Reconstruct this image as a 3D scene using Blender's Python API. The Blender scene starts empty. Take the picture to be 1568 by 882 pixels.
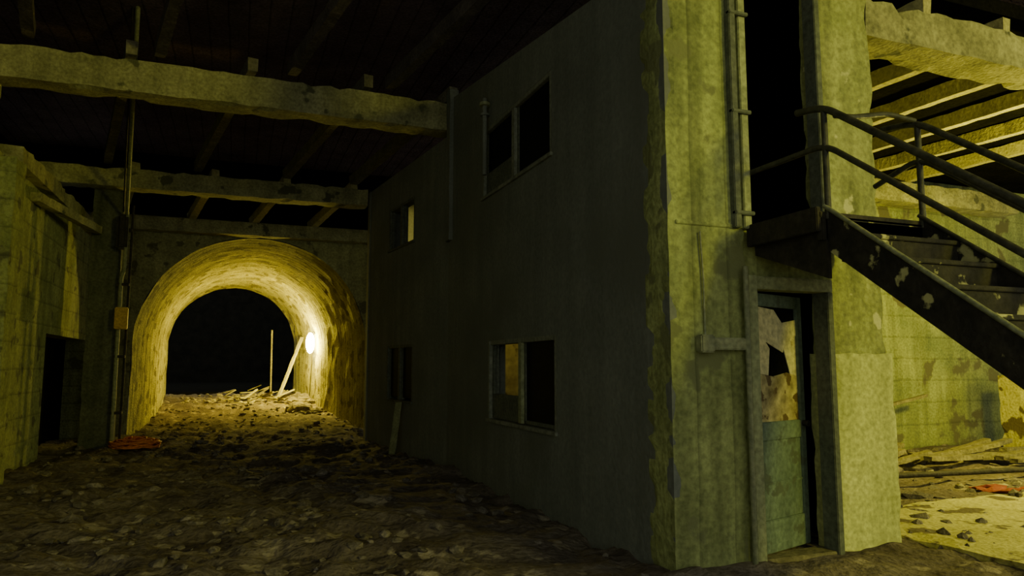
import bpy, bmesh, math, random
from mathutils import Vector, noise, Matrix
random.seed(7)
S=bpy.context.scene
def link(o,parent=None):
    S.collection.objects.link(o)
    if parent: o.parent=parent
    return o
def empty(name):
    e=bpy.data.objects.new(name,None); e.empty_display_size=.2
    return link(e)
# ---------------- materials ----------------
def mat(name,c1,c2,scale=1.5,rough=.9,bump=.3,streak=0.0,patch=None,lines=None,metal=0,fine=25,spec=.3,fstr=.8,psoft=.04):
    m=bpy.data.materials.new(name); m.use_nodes=True
    nt=m.node_tree; N=nt.nodes; L=nt.links
    b=N['Principled BSDF']; b.inputs['Roughness'].default_value=rough; b.inputs['Metallic'].default_value=metal
    b.inputs['Specular IOR Level'].default_value=spec
    tc=N.new('ShaderNodeTexCoord')
    n1=N.new('ShaderNodeTexNoise'); n1.inputs['Scale'].default_value=scale; n1.inputs['Detail'].default_value=6; n1.inputs['Roughness'].default_value=.65
    L.new(tc.outputs['Object'],n1.inputs['Vector'])
    r=N.new('ShaderNodeValToRGB'); r.color_ramp.elements[0].position=.32; r.color_ramp.elements[1].position=.68
    r.color_ramp.elements[0].color=(*c1,1); r.color_ramp.elements[1].color=(*c2,1)
    L.new(n1.outputs['Fac'],r.inputs['Fac'])
    col=r.outputs['Color']
    def mix(fac,a,bc,mode='MIX',f=None):
        x=N.new('ShaderNodeMix'); x.data_type='RGBA'; x.blend_type=mode
        if f is None: L.new(fac,x.inputs[0])
        else: x.inputs[0].default_value=f
        L.new(a,x.inputs[6])
        if isinstance(bc,tuple): x.inputs[7].default_value=(*bc,1)
        else: L.new(bc,x.inputs[7])
        return x.outputs[2]
    nf=N.new('ShaderNodeTexNoise'); nf.inputs['Scale'].default_value=fine; nf.inputs['Detail'].default_value=4
    L.new(tc.outputs['Object'],nf.inputs['Vector'])
    rf=N.new('ShaderNodeValToRGB'); rf.color_ramp.elements[0].position=.3; rf.color_ramp.elements[1].position=.7
    rf.color_ramp.elements[0].color=(.6,.6,.6,1); rf.color_ramp.elements[1].color=(1.25,1.25,1.25,1)
    L.new(nf.outputs['Fac'],rf.inputs['Fac'])
    col=mix(None,col,rf.outputs['Color'],'MULTIPLY',fstr)
    if streak>0:
        mp=N.new('ShaderNodeMapping'); mp.inputs['Scale'].default_value=(6,6,.5)
        L.new(tc.outputs['Object'],mp.inputs['Vector'])
        ns=N.new('ShaderNodeTexNoise'); ns.inputs['Scale'].default_value=1; ns.inputs['Detail'].default_value=5
        L.new(mp.outputs[0],ns.inputs['Vector'])
        rs=N.new('ShaderNodeValToRGB'); rs.color_ramp.elements[0].position=.38; rs.color_ramp.elements[1].position=.62
        rs.color_ramp.elements[0].color=(1-streak,1-streak,1-streak,1)
        L.new(ns.outputs['Fac'],rs.inputs['Fac'])
        col=mix(None,col,rs.outputs['Color'],'MULTIPLY',1.0)
    h=nf.outputs['Fac']
    if patch:
        pc,th,ps=patch
        npn=N.new('ShaderNodeTexNoise'); npn.inputs['Scale'].default_value=ps; npn.inputs['Detail'].default_value=5
        mp2=N.new('ShaderNodeMapping'); mp2.inputs['Location'].default_value=(3.3,7.1,1.7)
        L.new(tc.outputs['Object'],mp2.inputs['Vector']); L.new(mp2.outputs[0],npn.inputs['Vector'])
        rp=N.new('ShaderNodeValToRGB'); rp.color_ramp.elements[0].position=th; rp.color_ramp.elements[1].position=th+psoft
        L.new(npn.outputs['Fac'],rp.inputs['Fac'])
        col=mix(rp.outputs['Color'],col,pc)
    bp=N.new('ShaderNodeBump'); bp.inputs['Strength'].default_value=bump; bp.inputs['Distance'].default_value=.03
    add=N.new('ShaderNodeMath'); add.operation='ADD'
    L.new(h,add.inputs[0]); L.new(n1.outputs['Fac'],add.inputs[1]); hh=add.outputs[0]
    if lines:
        for ax,ls,amt in (lines if isinstance(lines,list) else [lines]):
            w=N.new('ShaderNodeTexWave'); w.wave_type='BANDS'; w.bands_direction=ax; w.wave_profile='SAW'
            w.inputs['Scale'].default_value=ls; w.inputs['Distortion'].default_value=.6; w.inputs['Detail'].default_value=2
            L.new(tc.outputs['Object'],w.inputs['Vector'])
            rw=N.new('ShaderNodeValToRGB'); rw.color_ramp.elements[0].position=.0; rw.color_ramp.elements[1].position=.12
            rw.color_ramp.elements[0].color=(1-amt,1-amt,1-amt,1)
            L.new(w.outputs['Fac'],rw.inputs['Fac'])
            col=mix(None,col,rw.outputs['Color'],'MULTIPLY',1.0)
            a2=N.new('ShaderNodeMath'); a2.operation='ADD'; L.new(hh,a2.inputs[0]); L.new(rw.outputs['Color'],a2.inputs[1]); hh=a2.outputs[0]
    L.new(hh,bp.inputs['Height']); L.new(bp.outputs[0],b.inputs['Normal'])
    L.new(col,b.inputs['Base Color'])
    return m
M_plaster=mat('dark_plaster',(.175,.185,.15),(.235,.245,.20),.9,.95,.25,.14,((.15,.155,.12),.50,.9),fstr=.4,psoft=.2)
M_conc=mat('board_concrete',(.26,.29,.10),(.46,.49,.18),1.8,.9,.5,.38,((.20,.21,.085),.58,3),('X',1.0,.35))
M_col=mat('column_concrete',(.32,.34,.12),(.48,.49,.19),2.2,.9,.5,.35,((.60,.58,.28),.64,5))
M_coat=mat('column_render_coat',(.54,.55,.19),(.68,.68,.26),1.6,.85,.3,.2,((.42,.42,.15),.62,3))
M_beam=mat('beam_concrete',(.25,.24,.11),(.52,.49,.24),2.5,.9,.6,.2,((.12,.12,.06),.62,3))
M_block=mat('block_wall',(.26,.29,.12),(.48,.50,.21),2.0,.95,.6,.25,((.14,.14,.08),.60,3),('Z',.9,.35))
M_back=mat('back_wall_concrete',(.20,.23,.10),(.38,.40,.16),1.2,.95,.5,.3,((.13,.12,.06),.58,2),('Z',.8,.3))
M_vault=mat('vault_concrete',(.22,.20,.065),(.48,.44,.14),1.6,.85,1,0,((.15,.13,.045),.56,3),[('Y',1.6,.6)])
M_face=mat('portal_concrete',(.32,.31,.13),(.50,.48,.21),2,.9,.5,.2,((.16,.15,.07),.6,3))
M_dark=mat('unlit_black',(.006,.006,.006),(.012,.011,.01),2,1,.2,spec=0)  # near-black colour standing in for unlit depths and shaded interiors
M_ceil=mat('dark_ceiling_boards',(.10,.07,.09),(.17,.125,.15),2,1,.5,0,None,('X',1.2,.5),spec=0)  # dark purplish boards with seam lines
M_wood=mat('old_timber',(.16,.14,.07),(.30,.26,.13),4,.9,.5,.2)
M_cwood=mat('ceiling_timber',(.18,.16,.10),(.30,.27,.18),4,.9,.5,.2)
M_nwood=mat('dark_ceiling_timber',(.10,.08,.075),(.17,.14,.12),4,.9,.5,.2)  # darker tone of the ceiling timber, for the near joists
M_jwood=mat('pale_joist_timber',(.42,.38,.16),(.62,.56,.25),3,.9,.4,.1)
M_dirt=mat('dirt_floor',(.080,.062,.052),(.23,.19,.145),1.3,1,1,0,((.32,.27,.20),.60,3.5),None,fine=18,spec=.1)
M_stone=mat('rubble_stone',(.08,.068,.055),(.26,.22,.17),5,.95,.5,fine=40)
M_litter=mat('rubble_pale',(.22,.19,.11),(.42,.37,.22),5,.95,.5)
M_slab=mat('slab_concrete',(.46,.41,.12),(.66,.60,.20),1.5,.85,.5,0,((.13,.10,.05),.57,3))
M_steel=mat('rusty_steel',(.025,.022,.016),(.06,.05,.035),5,.7,.4,0,None,None,.2)
M_steelp=mat('peeling_steel',(.018,.016,.012),(.045,.038,.026),5,.75,.4,0,((.50,.47,.20),.60,6.0),None,0)
M_rail=mat('rail_pipe',(.035,.036,.024),(.085,.08,.05),12,.55,.2,0,None,None,.0)
M_pipe=mat('painted_pipe',(.22,.24,.13),(.38,.38,.20),6,.6,.3,.2)
M_frame=mat('door_frame_paint',(.24,.26,.13),(.38,.39,.20),6,.8,.3)
M_wframe=mat('window_frame_paint',(.18,.19,.14),(.29,.30,.22),6,.8,.3)
M_dframe=mat('dark_frame_paint',(.10,.11,.08),(.16,.17,.12),6,.8,.3)
M_door=mat('blue_green_door_paint',(.13,.18,.125),(.20,.26,.18),3,.7,.3,.3,((.10,.12,.08),.60,5))
M_pane=mat('grimy_pane_lit_inside',(.26,.20,.07),(.62,.52,.24),6,.6,.3,0,((.14,.09,.03),.55,8),fine=12)  # grimy pane; lit interior behind it painted into the tan tones
M_pboard=mat('torn_board_lit_inside',(.66,.58,.30),(.84,.76,.44),3,.8,.3,0,((.36,.27,.10),.62,6))  # torn boards, paled to carry the brightness of the lit interior
M_part=mat('partition_board',(.34,.28,.14),(.55,.48,.26),3,.8,.3,0,((.12,.10,.05),.60,3),fine=9)
M_ocable=mat('orange_mesh_plastic',(.62,.17,.03),(.78,.25,.05),5,.6,.1)
M_yell=mat('yellow_box_paint',(.55,.33,.03),(.7,.44,.05),5,.6,.1)
M_red=mat('faded_red_cloth',(.22,.05,.03),(.32,.08,.05),5,.9,.3)
def glass(name):
    m=bpy.data.materials.new(name); m.use_nodes=True
    b=m.node_tree.nodes['Principled BSDF']; b.inputs['Base Color'].default_value=(.012,.013,.012,1)
    b.inputs['Roughness'].default_value=.5; b.inputs['Specular IOR Level'].default_value=.03; return m
M_glass=glass('opaque_dark_glass')  # opaque near-black panes
def emis(name,c,s):
    m=bpy.data.materials.new(name); m.use_nodes=True; nt=m.node_tree
    b=nt.nodes['Principled BSDF']; b.inputs['Emission Color'].default_value=(*c,1); b.inputs['Emission Strength'].default_value=s
    return m
M_bulb=emis('lamp_bulb_glow',(1,.87,.38),150)
# ---------------- mesh helpers ----------------
def mobj(name,verts,faces,m,parent=None,smooth=False):
    me=bpy.data.meshes.new(name); me.from_pydata([tuple(v) for v in verts],[],faces); me.update()
    me.materials.append(m)
    if smooth:
        for p in me.polygons: p.use_smooth=True
    return link(bpy.data.objects.new(name,me),parent)
def box(name,x0,x1,y0,y1,z0,z1,m,parent=None,bev=.006):
    bm=bmesh.new(); bmesh.ops.create_cube(bm,size=1)
    for v in bm.verts:
        v.co=Vector((x0+(v.co.x+.5)*(x1-x0),y0+(v.co.y+.5)*(y1-y0),z0+(v.co.z+.5)*(z1-z0)))
    if bev: bmesh.ops.bevel(bm,geom=bm.edges[:],offset=min(bev,.3*min(abs(x1-x0),abs(y1-y0),abs(z1-z0))),segments=2,affect='EDGES')
    me=bpy.data.meshes.new(name); bm.to_mesh(me); bm.free(); me.materials.append(m)
    return link(bpy.data.objects.new(name,me),parent)
def rough(name,x0,x1,y0,y1,z0,z1,m,parent=None,step=.1,chip=.05,wob=.012,xf=None):
    bm=bmesh.new(); bmesh.ops.create_cube(bm,size=1)
    lo=(x0,y0,z0); hi=(x1,y1,z1)
    for v in bm.verts:
        v.co=Vector([lo[i]+(v.co[i]+.5)*(hi[i]-lo[i]) for i in range(3)])
    for i in range(3):
        n=int((hi[i]-lo[i])/step)
        no=Vector((0,0,0)); no[i]=1
        for k in range(1,n):
            co=Vector((0,0,0)); co[i]=lo[i]+(hi[i]-lo[i])*k/n
            bmesh.ops.bisect_plane(bm,geom=bm.verts[:]+bm.edges[:]+bm.faces[:],plane_co=co,plane_no=no)
    for v in bm.verts:
        p=v.co.copy(); on=[i for i in range(3) if abs(p[i]-lo[i])<1e-4 or abs(p[i]-hi[i])<1e-4]
        if len(on)>=2:
            c=max(0,noise.noise(p*4.3+Vector((5,2,9)))-.05)*chip+max(0,noise.noise(p*11))*chip*.5
            for i in on:
                v.co[i]+= c if abs(p[i]-lo[i])<1e-4 else -c
        for i in on: v.co[i]+=noise.noise(p*2.7+Vector((i*7,0,0)))*wob
    if xf:
        for v in bm.verts: v.co=xf@v.co
    me=bpy.data.meshes.new(name); bm.to_mesh(me); bm.free(); me.materials.append(m)
    return link(bpy.data.objects.new(name,me),parent)
def wall(name,P,Q,thick,top,holes,m,parent=None,base=-.2):
    P=Vector((P[0],P[1],0)); Q=Vector((Q[0],Q[1],0)); d=Q-P; Ln=d.length; d.normalize()
    n=Vector((d.y,-d.x,0))*thick
    tf=top if callable(top) else (lambda s:top)
    ss=sorted(set([0,Ln]+[h for H in holes for h in H[:2]]+[s for s in (getattr(tf,'br',[]))]))
    zs=sorted(set([base]+[h for H in holes for h in H[2:]]))
    V=[];F=[]
    def cell(s0,s1,z00,z01,z10,z11):
        i=len(V)
        for (s,z) in((s0,z00),(s1,z01),(s1,z11),(s0,z10)):
            V.append(P+d*s+Vector((0,0,z)))
        for (s,z) in((s0,z00),(s1,z01),(s1,z11),(s0,z10)):
            V.append(P+d*s+n+Vector((0,0,z)))
        F.extend([(i,i+1,i+2,i+3),(i+7,i+6,i+5,i+4),(i,i+4,i+5,i+1),(i+1,i+5,i+6,i+2),(i+2,i+6,i+7,i+3),(i+3,i+7,i+4,i)])
    for a,b in zip(ss[:-1],ss[1:]):
        mid=(a+b)/2
        cuts=zs+[None]
        for k in range(len(zs)):
            z0=zs[k]; z1=cuts[k+1]
            if z1 is not None and any(H[0]<=mid<=H[1] and H[2]<=(z0+z1)/2<=H[3] for H in holes): continue
            if z1 is None: cell(a,b,z0,z0,tf(a+1e-4),tf(b-1e-4))
            else: cell(a,b,z0,z0,z1,z1)
    return mobj(name,V,F,m,parent)
def tube(name,pts,r,m,parent=None,fillet=0,cyc=False):
    P=[Vector(p) for p in pts]
    if fillet:
        out=[P[0]]
        for i in range(1,len(P)-1):
            a,b,c=P[i-1],P[i],P[i+1]; d1=(a-b); d2=(c-b); f=min(fillet,d1.length*.45,d2.length*.45)
            s=b+d1.normalized()*f; e=b+d2.normalized()*f
            for k in range(7):
                t=k/6; out.append(s*(1-t)**2+b*2*t*(1-t)+e*t*t)
        out.append(P[-1]); P=out
    cu=bpy.data.curves.new(name,'CURVE'); cu.dimensions='3D'; cu.bevel_depth=r; cu.bevel_resolution=4; cu.use_fill_caps=True
    sp=cu.splines.new('POLY'); sp.points.add(len(P)-1)
    for q,p in zip(sp.points,P): q.co=(*p,1)
    sp.use_cyclic_u=cyc
    cu.materials.append(m)
    o=bpy.data.objects.new(name,cu); S.collection.objects.link(o)
    dg=bpy.context.evaluated_depsgraph_get(); me=bpy.data.meshes.new_from_object(o.evaluated_get(dg))
    bpy.data.objects.remove(o)
    o=bpy.data.objects.new(name,me); link(o,parent)
    for p in me.polygons: p.use_smooth=True
    return o
def beamAB(name,A,B,w,h,m,parent=None,roll=0,chip=.02):
    A=Vector(A);B=Vector(B); L=(B-A).length
    q=(B-A).to_track_quat('Y','Z').to_matrix().to_4x4()
    xf=Matrix.Translation(A)@q@Matrix.Rotation(roll,4,'Y')
    return rough(name,-w/2,w/2,0,L,-h/2,h/2,m,parent,step=.15,chip=chip,wob=.006,xf=xf)

# ---------------- floor ----------------
def g(x,y):
    v=Vector((x,y,0))
    z=.08*noise.noise(v*.55)+.08*noise.noise(v*1.7+Vector((4,4,0)))
    rg=.06*noise.noise(v*4.2)+.035*noise.noise(v*9)+.018*noise.noise(v*19)
    path=max(0,1-abs(x-2.1)/.9)
    rg*=1-.7*path*(1 if y<10 else 0)
    if x>3.1: rg*=.45; z*=.5
    z+=rg
    if y>19 and x<4: z+=min(1,(y-19)/8)**1.3*.45+(.06*noise.noise(v*3) if y>22 else 0)
    if y>28: z-=min(1,(y-28)/3)*.4
    z+=.07*math.exp(-((x-1.2)**2/1.2+(y-6.8)**2/1.5))+.1*math.exp(-((x+1.4)**2/1.5+(y-5)**2/1.2))
    return z
xs=[-4.5+i*.06 for i in range(int(10/.06)+1)]+[5.6+i*.15 for i in range(75)]
ys=[-12+i*.5 for i in range(18)]+[-3+i*.2 for i in range(25)]+[2+i*.055 for i in range(165)]+[11.1+i*.12 for i in range(75)]+[20.1+i*.2 for i in range(50)]+[30.5+i for i in range(20)]
V=[(x,y,g(x,y)) for y in ys for x in xs]; nx=len(xs)
F=[(j*nx+i,j*nx+i+1,(j+1)*nx+i+1,(j+1)*nx+i) for j in range(len(ys)-1) for i in range(nx-1)]
mobj('floor',V,F,M_dirt,smooth=True)
rough('floor_concrete_slab',5.30,9.5,3.0,5.6,-.05,.05,M_slab,step=.2,chip=.1)

ICO=[(0,0,-1),(.72,-.53,-.45),(-.28,-.85,-.45),(-.89,0,-.45),(-.28,.85,-.45),(.72,.53,-.45),(.28,-.85,.45),(-.72,-.53,.45),(-.72,.53,.45),(.28,.85,.45),(.89,0,.45),(0,0,1)]
IF=[(0,1,2),(1,0,5),(0,2,3),(0,3,4),(0,4,5),(1,5,10),(2,1,6),(3,2,7),(4,3,8),(5,4,9),(1,10,6),(2,6,7),(3,7,8),(4,8,9),(5,9,10),(6,10,11),(7,6,11),(8,7,11),(9,8,11),(10,9,11)]
def stones(name,n,area,smin,smax,m,parent=None,flat=.6,pw=3):
    V=[];F=[]
    for _ in range(n):
        x,y=area(); s=smin+(smax-smin)*random.random()**pw
        sc=Vector((s*random.uniform(.7,1.4),s*random.uniform(.7,1.3),s*flat*random.uniform(.5,1.1)))
        R=Matrix.Rotation(random.random()*6.28,3,'Z')@Matrix.Rotation(random.uniform(-.4,.4),3,'X')
        c=Vector((x,y,g(x,y)+sc.z*.15)); i=len(V)
        for p in ICO:
            q=Vector([p[k]*sc[k]*random.uniform(.65,1.25) for k in range(3)]); V.append(c+R@q)
        F+= [tuple(i+k for k in f) for f in IF]
    return mobj(name,V,F,m,parent)
def hall():
    while True:
        y=2+random.random()**1.3*22; x=random.uniform(-2.6,2.8)
        if y<10 and x>1.7 and random.random()<.8: continue
        if noise.noise(Vector((x*.8,y*.8,5)))<-.05 and random.random()<.75: continue
        return x,y
stones('floor_rubble',3600,hall,.006,.095,M_stone,pw=4)
stones('floor_litter',200,hall,.008,.035,M_litter)
stones('floor_rubble',600,lambda:(random.uniform(5.3,13),random.uniform(4.8,9.3)),.015,.13,M_stone)
stones('floor_litter',160,lambda:(random.uniform(5.3,12),random.uniform(3,9.3)),.015,.09,M_litter)
stones('floor_grit',200,lambda:(random.uniform(5.3,9.4),random.uniform(3.2,5.6)),.02,.08,M_stone,flat=1.2)

# ---------------- ceilings ----------------
box('ceiling',-6,17,-1.5,17.4,6.15,6.3,M_ceil,bev=0)
box('ceiling_side_bay',5.3,17,4.6,10,4.95,5.1,M_dark,bev=0)
# ---------------- hall beams ----------------
rough('ceiling_beam',-4.2,2.95,10.2,10.6,5.02,5.46,M_beam,step=.13,chip=.05)
rough('ceiling_beam',-4.6,2.40,14.35,14.75,4.68,5.03,M_beam,step=.14,chip=.05)
rough('ceiling_beam',-2.5,3.3,16.95,17.28,4.38,4.68,M_beam,step=.14,chip=.04)
js=empty('ceiling_joists')
for i,x in enumerate((-2.4,-1.05,.25,1.55)):
    beamAB('joist_far_%d'%i,(x,17.3,4.74),(x+.58,14.4,5.08),.15,.20,M_jwood,js)
for i,x in enumerate((-2.2,-.7,.9,2.2)):
    beamAB('joist_mid_%d'%i,(x-.1,14.5,5.2),(x+.78,10.2,5.62),.14,.2,M_cwood,js)
for i,x in enumerate((-2.6,-1.1,.6,2.0)):
    beamAB('joist_near_%d'%i,(x,10.3,5.66),(x+1.4,3.0,5.95),.14,.2,M_nwood,js)
rough('brace_timber',-3.1,-2.9,10.25,10.5,4.1,5.0,M_beam,step=.15)
# ---------------- left side ----------------
rough('concrete_column',-3.2,-2.62,10.3,10.75,-.2,4.05,M_block,step=.12,chip=.04)
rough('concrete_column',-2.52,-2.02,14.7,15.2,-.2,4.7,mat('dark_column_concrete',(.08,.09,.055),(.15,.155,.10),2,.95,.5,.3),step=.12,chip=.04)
def Lh(y0,y1,z0,z1): return (17.3-y1,17.3-y0,z0,z1)
wall('wall_left',(-2.86,17.3),(-2.86,6.0),.35,4.15,[Lh(13.5,16.8,-.2,1.98)],M_block)
box('recess_left_dark',-4.2,-3.25,12.8,17.2,-.2,2.3,M_dark,bev=0)  # black box stands in for the shade inside the opening
rough('wall_left_top_beam',-3.1,-2.7,10.9,17.2,4.1,4.35,M_beam,step=.15)
beamAB('knee_brace',(-2.8,12.0,3.9),(-2.4,14.6,3.9),.14,.14,M_beam)
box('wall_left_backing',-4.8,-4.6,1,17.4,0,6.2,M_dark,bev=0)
ut=empty('conduit_riser')
tube('cable',[(-1.36,10.05,6.2),(-1.93,14.45,4.2)],.03,M_pipe,ut)
tube('cable_b',[(-1.42,10.05,6.2),(-1.99,14.45,4.25)],.014,M_steel,ut)
tube('pipe',[(-1.93,14.5,4.25),(-1.93,14.5,3.2),(-1.98,14.55,3.05),(-1.98,14.55,-.05)],.035,M_pipe,ut,.1)
tube('pipe_b',[(-1.85,14.6,4.4),(-1.85,14.6,3.5),(-1.86,14.6,0)],.022,M_steel,ut)
for z in(.6,1.6,2.9,3.9): box('clamp',-2.04,-1.84,14.52,14.66,z,z+.05,M_steel,ut)
box('insulator',-2.08,-1.90,14.40,14.56,3.55,4.2,M_steel,ut,.05)
box('junction_box',-2.03,-1.82,14.40,14.5,2.11,2.50,M_yell,ut,.015)
P=[]
for i in range(190):
    a=i*.55; r=.06+.28*abs(math.sin(i*.21)); P.append((-1.55+r*math.cos(a)*1.2,14.1+r*math.sin(a)*1.0,g(-1.5,14.1)+.05+.22*abs(math.sin(i*.37))*max(0,1-r*1.5)))
tube('orange_safety_netting',P,.013,M_ocable)
# ---------------- tunnel ----------------
cx=.42
def arch_pts(r,n=36,zs=1.9,c=cx):
    pts=[(c-r,-.3)]+[(c-r,-.3+(zs+.3)*k/5) for k in range(1,5)]
    pts+=[(c-r*math.cos(math.pi*k/n),zs+r*math.sin(math.pi*k/n)) for k in range(n+1)]
    pts+=[(c+r,zs-(zs+.3)*k/5) for k in range(1,6)]
    return pts
def vault(name,r0,y0,r1,y1,c0,c1,z0,z1,m,rings,step):
    V=[];F=[]; rows=[]
    for j in range(rings):
        for t,off in ((j/rings,0),((j+.5)/rings,step*.5),((j+.985)/rings,step)): rows.append((t,off))
    for t,off in rows:
        y=y0+(y1-y0)*t; r=r0+(r1-r0)*t; c=c0+(c1-c0)*t*t; zs=z0+(z1-z0)*t
        for (x,z) in arch_pts(r,zs=zs,c=c):
            p=Vector((x,y,z)); q=noise.noise(p*1.3)*.03+noise.noise(p*4)*.02+noise.noise(p*9)*.01-off
            dirv=Vector((x-c,0,max(0,z-zs))).normalized(); V.append(p+dirv*q)
    n=len(arch_pts(1))
    F=[(j*n+i,j*n+i+1,(j+1)*n+i+1,(j+1)*n+i) for j in range(len(rows)-1) for i in range(n-1)]
    return mobj(name,V,F,m)
vault('tunnel_vault',2.5,17.32,2.20,27.7,cx,-.08,1.9,2.15,M_vault,20,.085)
def ring(name,ri,ro,y,m,c=cx,zs=1.9):
    A=arch_pts(ri,zs=zs,c=c);B=arch_pts(ro,zs=zs,c=c); n=len(A)
    V=[(x,y,z) for x,z in A]+[(x,y,z) for x,z in B]
    return mobj(name,V,[(i,i+1,n+i+1,n+i) for i in range(n-1)],m)
A=arch_pts(2.50); n=len(A); outer=[]
for (x,z) in A:
    if z<1.9: outer.append((-3.2 if x<cx else 4.4,z))
    else:
        a=math.atan2(z-1.9,x-cx); dx,dz=math.cos(a),math.sin(a)
        t=min((3.62/abs(dx)) if abs(dx)>1e-4 else 99,(2.85/dz) if dz>1e-4 else 99)
        outer.append((cx+dx*t,1.9+dz*t))
V=[(x,17.3,z) for x,z in A]+[(x,17.3,z) for x,z in outer]
mobj('wall_tunnel_portal',V,[(i,i+1,n+i+1,n+i) for i in range(n-1)],M_face)
box('wall_portal_upper',-5,6,17.35,17.5,4.76,6.3,M_dark,bev=0)
box('wall_portal_right',4.3,6,17.35,17.5,-.2,6.3,M_dark,bev=0)
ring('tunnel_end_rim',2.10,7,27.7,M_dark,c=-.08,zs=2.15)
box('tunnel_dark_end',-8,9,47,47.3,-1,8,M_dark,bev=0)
box('floor_dark_chamber',-8,9,28.6,47,.35,.5,M_dark,bev=0)  # black chamber added to keep the tunnel's far end dark
stones('tunnel_rubble_heap',260,lambda:(random.uniform(-1.6,1.9),random.gauss(25.6,1.0)),.02,.13,M_litter,flat=.5)
stones('tunnel_rubble_heap',220,lambda:(random.gauss(1.95,.15),random.uniform(21,26)),.05,.22,M_stone,flat=1)
tm=empty('scattered_timber')
beamAB('leaning_plank',(1.42,25.3,.45),(2.15,25.8,2.45),.13,.06,M_jwood,tm)
tube('upright_pole',[(1.20,26.2,.3),(1.17,26.2,2.7)],.03,M_wood,tm)
for i in range(30):
    x=random.uniform(-.5,1.4); y=random.gauss(25.2,.9); a=random.uniform(-.7,.7); l=random.uniform(.4,1.1)
    z=g(x,y)+.1
    beamAB('plank_%d'%i,(x,y,z),(x+l*math.cos(a)*.7,y+l*math.sin(a),z+random.uniform(-.05,.32)),.1,.04,M_jwood if i%2 else M_wood,tm)
wl=empty('tunnel_work_lamp')
LX,LY,LZ=2.40,24.0,2.20
tube('hook',[(LX+.0,LY,LZ+.3),(LX-.04,LY,LZ+.38),(LX-.10,LY,LZ+.30)],.012,M_steel,wl)
tube('cable',[(LX-.04,LY,LZ+.3),(LX-.12,LY-.05,.5)],.012,M_steel,wl)
bm=bmesh.new(); bmesh.ops.create_uvsphere(bm,u_segments=24,v_segments=14,radius=.14)
for v in bm.verts: v.co.z*=2.4  # bulb enlarged and stretched to take in the lamp's glare
me=bpy.data.meshes.new('bulb'); bm.to_mesh(me); bm.free(); me.materials.append(M_bulb)
o=link(bpy.data.objects.new('bulb',me),wl); o.location=(LX-.14,LY,LZ)
# ---------------- building ----------------
A=(2.94,4.43);B=(2.92,10.2);C=(2.42,14.4)
def topAB(s):
    y=4.43+s
    if y<5.2: return 5.7
    return 4.75+(y-5.2)*(5.5-4.75)/5.0
topAB.br=[.77,1.5,3.0,4.5]
def H(y0,y1,z0,z1): return (y0-4.43,y1-4.43,z0,z1)
wall('wall_building_side',A,B,.22,topAB,[H(6.40,8.38,.80,1.76),H(6.48,8.62,3.60,4.50)],M_plaster)
wall('wall_building_side_far',B,C,.22,4.95,[(1.49,2.82,.85,1.82),(1.49,2.82,3.55,4.33)],M_plaster)
rough('wall_pilaster',2.86,3.0,10.0,10.19,3.3,5.6,M_plaster,step=.15,chip=.01)
wall('wall_building_end',C,(5.0,14.4),.2,4.95,[],M_plaster)
wall('wall_building_back',(5.0,14.4),(5.0,4.72),.15,5.5,[],M_plaster)
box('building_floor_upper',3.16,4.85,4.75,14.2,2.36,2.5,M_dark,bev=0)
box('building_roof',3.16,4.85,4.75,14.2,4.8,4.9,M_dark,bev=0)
rough('wall_front_pier',2.935,3.62,4.42,4.75,-.2,5.8,M_conc,step=.085,chip=.04,wob=.008)
rough('wall_front_header',3.62,4.53,4.47,4.72,2.14,2.5,M_conc,step=.1,chip=.02)
rough('wall_front_header_upper',3.62,4.53,4.47,4.72,5.2,5.8,M_conc,step=.1,chip=.02)
rough('concrete_column',4.53,5.11,4.5,4.71,-.2,5.8,M_col,step=.085,chip=.035,wob=.01)
rough('column_base_coat',4.51,5.15,4.475,4.74,-.2,1.56,M_coat,step=.085,chip=.03,wob=.008)
box('trim_floor_band',3.0,3.62,4.405,4.43,2.50,2.53,M_conc,bev=.005)
df=empty('door_frame_upper')
box('jamb_left',3.50,3.56,4.36,4.45,2.5,5.7,M_dframe,df)
box('jamb_inner',3.60,3.67,4.38,4.60,2.5,5.2,M_frame,df)
for z in(2.6,3.4,4.2): box('bracket',3.50,3.68,4.35,4.40,z,z+.03,M_dframe,df)
box('jamb_right',4.46,4.52,4.46,4.60,2.5,5.2,M_dframe,df)
beamAB('hanging_board',(3.98,4.9,4.75),(4.08,4.9,4.35),.05,.02,M_wood)
box('partition_interior',3.16,4.85,9.3,9.36,0,2.34,M_part,bev=0)
box('partition_interior_entry',3.16,4.85,5.6,5.66,0,2.34,M_dark,bev=0)  # black sheets from here on stand in for shade inside the doorways
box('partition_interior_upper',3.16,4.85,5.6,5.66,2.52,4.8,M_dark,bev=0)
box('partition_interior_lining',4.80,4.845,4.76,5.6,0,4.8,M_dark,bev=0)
dr=empty('door_1')
box('frame_left',3.60,3.69,4.37,4.56,-.05,2.14,M_frame,dr)
box('frame_top',3.60,4.46,4.40,4.56,2.04,2.14,M_frame,dr)
box('frame_right',4.40,4.46,4.40,4.56,-.05,2.04,M_dframe,dr)
box('threshold',3.69,4.40,4.42,4.6,-.05,.03,M_wood,dr)
leaf=bpy.data.objects.new('leaf',None); link(leaf,dr); leaf.location=(3.70,4.47,.04); leaf.rotation_euler=(0,0,math.radians(17))
def lb(n,x0,x1,z0,z1,m,y0=0,y1=.045,bev=.006): return box(n,x0,x1,y0,y1,z0,z1,m,leaf,bev)
lb('stile_left',0,.07,0,1.98,M_door); lb('stile_right',.65,.72,0,1.98,M_door)
lb('rail_bottom',.07,.65,0,.24,M_door); lb('rail_mid',.07,.65,.84,.98,M_door); lb('rail_top',.07,.65,1.88,1.98,M_door)
lb('panel',.07,.65,.24,.84,M_door,.012,.033)
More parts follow.
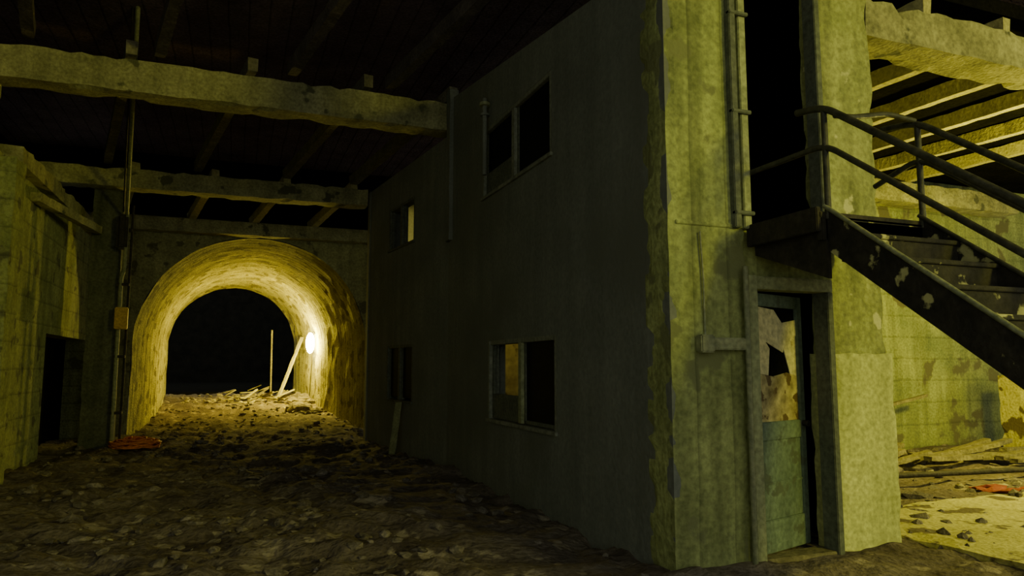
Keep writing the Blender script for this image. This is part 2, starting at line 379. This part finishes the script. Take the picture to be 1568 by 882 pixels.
lb('panel_mould',.07,.65,.5,.53,M_door,.004,.04)
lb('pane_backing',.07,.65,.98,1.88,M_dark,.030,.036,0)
def shard(n,pts,m,y=.022):
    V=[(x,y,z) for x,z in pts]+[(x,y+.006,z) for x,z in pts]; k=len(pts)
    mobj(n,V,[tuple(range(k)),tuple(range(2*k-1,k-1,-1))]+[(i,i+k,(i+1)%k+k,(i+1)%k) for i in range(k)],m,leaf)
shard('pane_lower',[(.07,.98),(.65,.98),(.65,1.33),(.50,1.36),(.30,1.33),(.07,1.36)],M_pane)
shard('board_left',[(.07,1.36),(.24,1.34),(.27,1.55),(.22,1.60),(.07,1.60)],M_pboard)
shard('board_mid',[(.07,1.58),(.22,1.60),(.45,1.52),(.50,1.62),(.65,1.66),(.65,1.79),(.45,1.76),(.34,1.86),(.07,1.88)],M_pboard,.018)
shard('board_right',[(.56,1.34),(.65,1.33),(.65,1.70),(.50,1.66),(.47,1.56)],M_pboard,.024)
tube('knob',[(.68,-.05,.95),(.68,0,.95)],.025,M_steel,leaf)
for z in(.25,1.0,1.75): lb('hinge',-.02,.03,z,z+.1,M_steel,-.008,.01)
cb=empty('conduit_box')
box('box',3.14,3.26,4.33,4.41,1.55,1.68,M_pipe,cb,.01)
box('duct',3.26,3.60,4.35,4.41,1.57,1.66,M_pipe,cb,.008)
tube('drop',[(3.22,4.40,1.66),(3.22,4.40,2.1),(3.2,4.40,2.45)],.008,M_pipe,cb)
tube('pipe_riser',[(3.57,4.36,0),(3.57,4.36,2.2)],.02,M_pipe,cb)
def window(name,P,Q,s0,s1,z0,z1,leftglass,rightglass,fr=M_wframe,mull=None,lowrail=True,mm_m=None):
    w=empty(name); P=Vector((*P,0));Q=Vector((*Q,0)); d=(Q-P).normalized(); n=Vector((d.y,-d.x,0))
    M=Matrix(((d.x,n.x,0,P.x),(d.y,n.y,0,P.y),(0,0,1,0),(0,0,0,1)))
    def bb(nm,a,b,c,e,f,h,m):
        o=box(nm,a,b,c,e,f,h,m,w,.004); o.data.transform(M)
        if M.determinant()<0: o.data.flip_normals()
    t=.05
    bb('frame_a',s0,s0+t,.0,.12,z0,z1,fr); bb('frame_b',s1-t,s1,-.01,.12,z0,z1,fr)
    bb('head',s0+t,s1-t,.0,.12,z1-t,z1,fr); bb('sill',s0-.03,s1+.03,-.03,.14,z0-.02,z0+.02,fr)
    mm=mull or (s0+s1)/2
    bb('mullion',mm-.045,mm+.045,-.005,.11,z0+.03,z1-t,mm_m or fr)
    if lowrail:
        bb('sash_far_bottom',mm+.045,s1-t,.03,.07,z0+.03,z0+.32,M_dframe)
        bb('sash_near_bottom',s0+t,mm-.045,.03,.07,z0+.03,z0+.07,M_dframe)
    bb('stile_n1',s0+t,s0+t+.04,.03,.07,z0+.03,z1-t,M_dframe)
    bb('stile_f1',s1-t-.04,s1-t,.03,.07,z0+.03,z1-t,M_dframe)
    bb('stile_n2',mm-.085,mm-.045,.03,.07,z0+.03,z1-t,M_dframe)
    if rightglass: bb('glass_near',s0+t+.04,mm-.085,.045,.052,z0+.07,z1-t,M_glass)
    if leftglass: bb('glass_far',mm+.045,s1-t-.04,.045,.052,z0+.07,z1-t,M_glass)
window('window_1',A,B,*H(6.40,8.38,.80,1.76),False,True,mull=7.35-4.43,mm_m=M_frame)
window('window_2',A,B,*H(6.48,8.62,3.60,4.50),True,True)
window('window_3',B,C,1.49,2.82,.85,1.82,True,True,M_dframe,lowrail=False)
window('window_4',B,C,1.49,2.82,3.55,4.33,False,False,M_dframe,lowrail=False)
vs=empty('wall_mounted_insulator')
tube('stem',[(2.85,8.35,3.85),(2.85,8.35,4.85)],.03,M_plaster,vs)
tube('cap',[(2.85,8.35,4.75),(2.85,8.35,4.79)],.07,M_frame,vs); tube('cap_b',[(2.85,8.35,4.62),(2.85,8.35,4.65)],.06,M_plaster,vs)
beamAB('leaning_board',(2.50,12.0,.0),(2.60,12.05,.85),.15,.03,M_frame)
# ---------------- stairs ----------------
st=empty('metal_staircase')
X0,X1,YL,ZL=3.76,4.62,3.70,2.5
box('landing_plate',3.66,X1+.02,YL,4.42,ZL-.05,ZL,M_steel,st)
box('landing_edge',3.64,3.68,YL,4.42,ZL-.14,ZL+.03,M_steel,st)
box('landing_front_channel',3.68,X1,YL,YL+.05,ZL-.2,ZL-.05,M_steel,st)
for x in(X0-.04,X1-.03):
    V=[(x,YL,ZL-.05),(x,4.42,ZL-.05),(x,4.42,ZL-.2),(x,YL,ZL-.46),(x+.03,YL,ZL-.05),(x+.03,4.42,ZL-.05),(x+.03,4.42,ZL-.2),(x+.03,YL,ZL-.46)]
    mobj('gusset',V,[(0,1,2,3),(7,6,5,4),(0,4,5,1),(1,5,6,2),(2,6,7,3),(3,7,4,0)],M_steel,st)
sl=.74; ns=13
yb=YL-(ZL/sl)
for x in(X0-.03,X1):
    zt=lambda y: ZL+.03+(y-YL)*sl
    y1=YL+.02; y0=yb
    V=[]
    for xx in(x,x+.03):
        V+=[(xx,y1,zt(y1)),(xx,y0,zt(y0)),(xx,y0,zt(y0)-.05),(xx,y0+.25,zt(y0+.25)-.28),(xx,y1,zt(y1)-.30)]
    mobj('stringer',V,[(0,1,2,3,4),(9,8,7,6,5)]+[(i,i+5,((i+1)%5)+5,(i+1)%5) for i in range(5)],M_steelp,st)
    tube('stringer_lip',[(x+.0,y1,zt(y1)),(x,y0,zt(y0))],.016,M_pipe if x<4 else M_rail,st)
rz=ZL/ns; ry=(YL-yb)/ns
for k in range(1,ns):
    z=ZL-k*rz; y=YL-k*ry
    box('tread_%d'%k,X0,X1,y-.02,y+ry+.03,z-.03,z,M_steelp,st,.004)
    box('riser_%d'%k,X0,X1,y+ry,y+ry+.008,z,z+rz-.03,M_steelp,st,0)
box('riser_top',X0,X1,YL,YL+.008,ZL-rz,ZL-.05,M_steelp,st,0)
def zr(y,h): return ZL+h+(y-YL)*sl
for nm,x in(('near',X0-.015),('far',X1+.015)):
    ht,hm=.72,.45
    ystart=3.95 if nm=='near' else 4.0
    tube('handrail_'+nm,[(x,ystart,ZL+ht+.06),(x,YL,ZL+ht+.02),(x,yb+.2,zr(yb+.2,ht))],.025,M_rail,st,.12)
    if nm=='near': tube('midrail_'+nm,[(x-.05,4.42,ZL+hm),(x,YL,ZL+hm+.02),(x,yb+.2,zr(yb+.2,hm))],.021,M_rail,st,.12)
    else: tube('midrail_'+nm,[(x,4.1,ZL+.35),(x,YL,ZL+hm+.02),(x,yb+.2,zr(yb+.2,hm))],.021,M_rail,st,.12)
    for y in(YL+.0,2.35,1.2,yb+.2):
        tube('post',[(x,y,zr(y,-.05)),(x,y,zr(y,ht))],.022,M_rail,st)
tube('handrail_link',[(X0-.015,3.6,zr(3.6,.72)),(X0+.2,3.66,ZL+.68),(X1-.25,3.72,ZL+.78),(X1+.015,3.72,ZL+.76)],.02,M_rail,st,.1)
# ---------------- right bay ----------------
rough('ceiling_beam',5.1,12,4.5,4.9,4.36,4.72,M_beam,step=.11,chip=.06,wob=.02)
rough('ceiling_beam',5.2,14,9.1,9.5,4.35,4.72,M_beam,step=.15,chip=.06)
rj=empty('side_bay_joists')
for i,x in enumerate((5.8,6.9,8.0,9.1,10.2,11.3)):
    beamAB('joist_%d'%i,(x+.2,4.6,4.83),(x-.2,9.5,4.83),.12,.2,M_jwood,rj)
wall('wall_back_right',(5.0,9.6),(17,9.6),-.2,5.1,[],M_back)
rough('concrete_column',12.6,13.1,8.3,8.8,-.2,1.3,M_slab,step=.12)
rough('wall_back_buttress',8.1,8.5,9.3,9.62,-.2,4.7,M_back,step=.15)
hf=empty('leaning_timber_frame')
beamAB('leg_a',(8.9,8.2,0),(8.55,9.0,2.4),.1,.07,M_wood,hf)
beamAB('leg_b',(9.5,8.4,0),(8.6,8.7,2.1),.1,.07,M_wood,hf)
beamAB('cross',(8.6,8.5,.9),(9.3,8.5,.85),.07,.05,M_wood,hf)
beamAB('brace',(8.3,8.9,.5),(11.2,9.1,.95),.08,.05,M_wood,hf)
wp=empty('timber_pile')
for i in range(14):
    x=random.uniform(8.2,11.5); y=random.uniform(7.2,8.1); a=random.uniform(-.3,.2); l=random.uniform(.6,1.6)
    beamAB('timber_%d'%i,(x,y,.08+.02*i/3),(x+l*math.cos(a),y+l*math.sin(a),.1+random.uniform(0,.2)),.12,.07,M_wood,wp)
tube('floor_pipe',[(6.6,6.75,.12),(12,6.2,.12)],.035,M_steel)
stones('red_cloth_heap',10,lambda:(random.gauss(8.4,.2),random.gauss(6.0,.12)),.1,.16,M_red,flat=.25)

# ---------------- lights ----------------
def point(name,loc,e,c,r=.1):
    l=bpy.data.lights.new(name,'POINT'); l.energy=e; l.color=c; l.shadow_soft_size=r
    o=link(bpy.data.objects.new(name,l)); o.location=loc; return o
def spot(name,loc,tgt,e,c,ang,r=.05):
    l=bpy.data.lights.new(name,'SPOT'); l.energy=e; l.color=c; l.spot_size=math.radians(ang); l.spot_blend=.5; l.shadow_soft_size=r
    o=link(bpy.data.objects.new(name,l)); o.location=loc
    o.rotation_euler=(Vector(tgt)-Vector(loc)).to_track_quat('-Z','Y').to_euler(); return o
YG=(1,.82,.18)
point('tunnel_lamp_light',(LX-.32,LY-.22,LZ),820,(1,.80,.06),.08)
point('yard_lamp_light',(8.0,-6,4.5),2150,(1,.97,.12),.9)
point('side_bay_lamp_light',(10.0,5.6,2.6),640,(1,.90,.12),.2)
spot('added_window_spot',(3.45,8.0,2.2),(3.45,9.3,1.45),14,YG,45)  # added spot, brightens the partition seen through the lower window
spot('added_window_spot_upper',(3.2,12.6,3.8),(3.1,14.2,3.9),90,YG,60)  # added spot, brightens the end wall behind the small upper window
w=bpy.data.worlds.new('world'); S.world=w; w.use_nodes=True
w.node_tree.nodes['Background'].inputs[0].default_value=(.84,.92,.74,1)
w.node_tree.nodes['Background'].inputs[1].default_value=.80
# ---------------- camera ----------------
cam=bpy.data.cameras.new('camera'); cam.sensor_width=36; cam.lens=36*1095/1568; cam.clip_end=200
co=link(bpy.data.objects.new('camera',cam)); co.location=(0,0,1.45)
co.rotation_euler=(math.radians(96.25),0,math.radians(-21.1))
S.camera=co
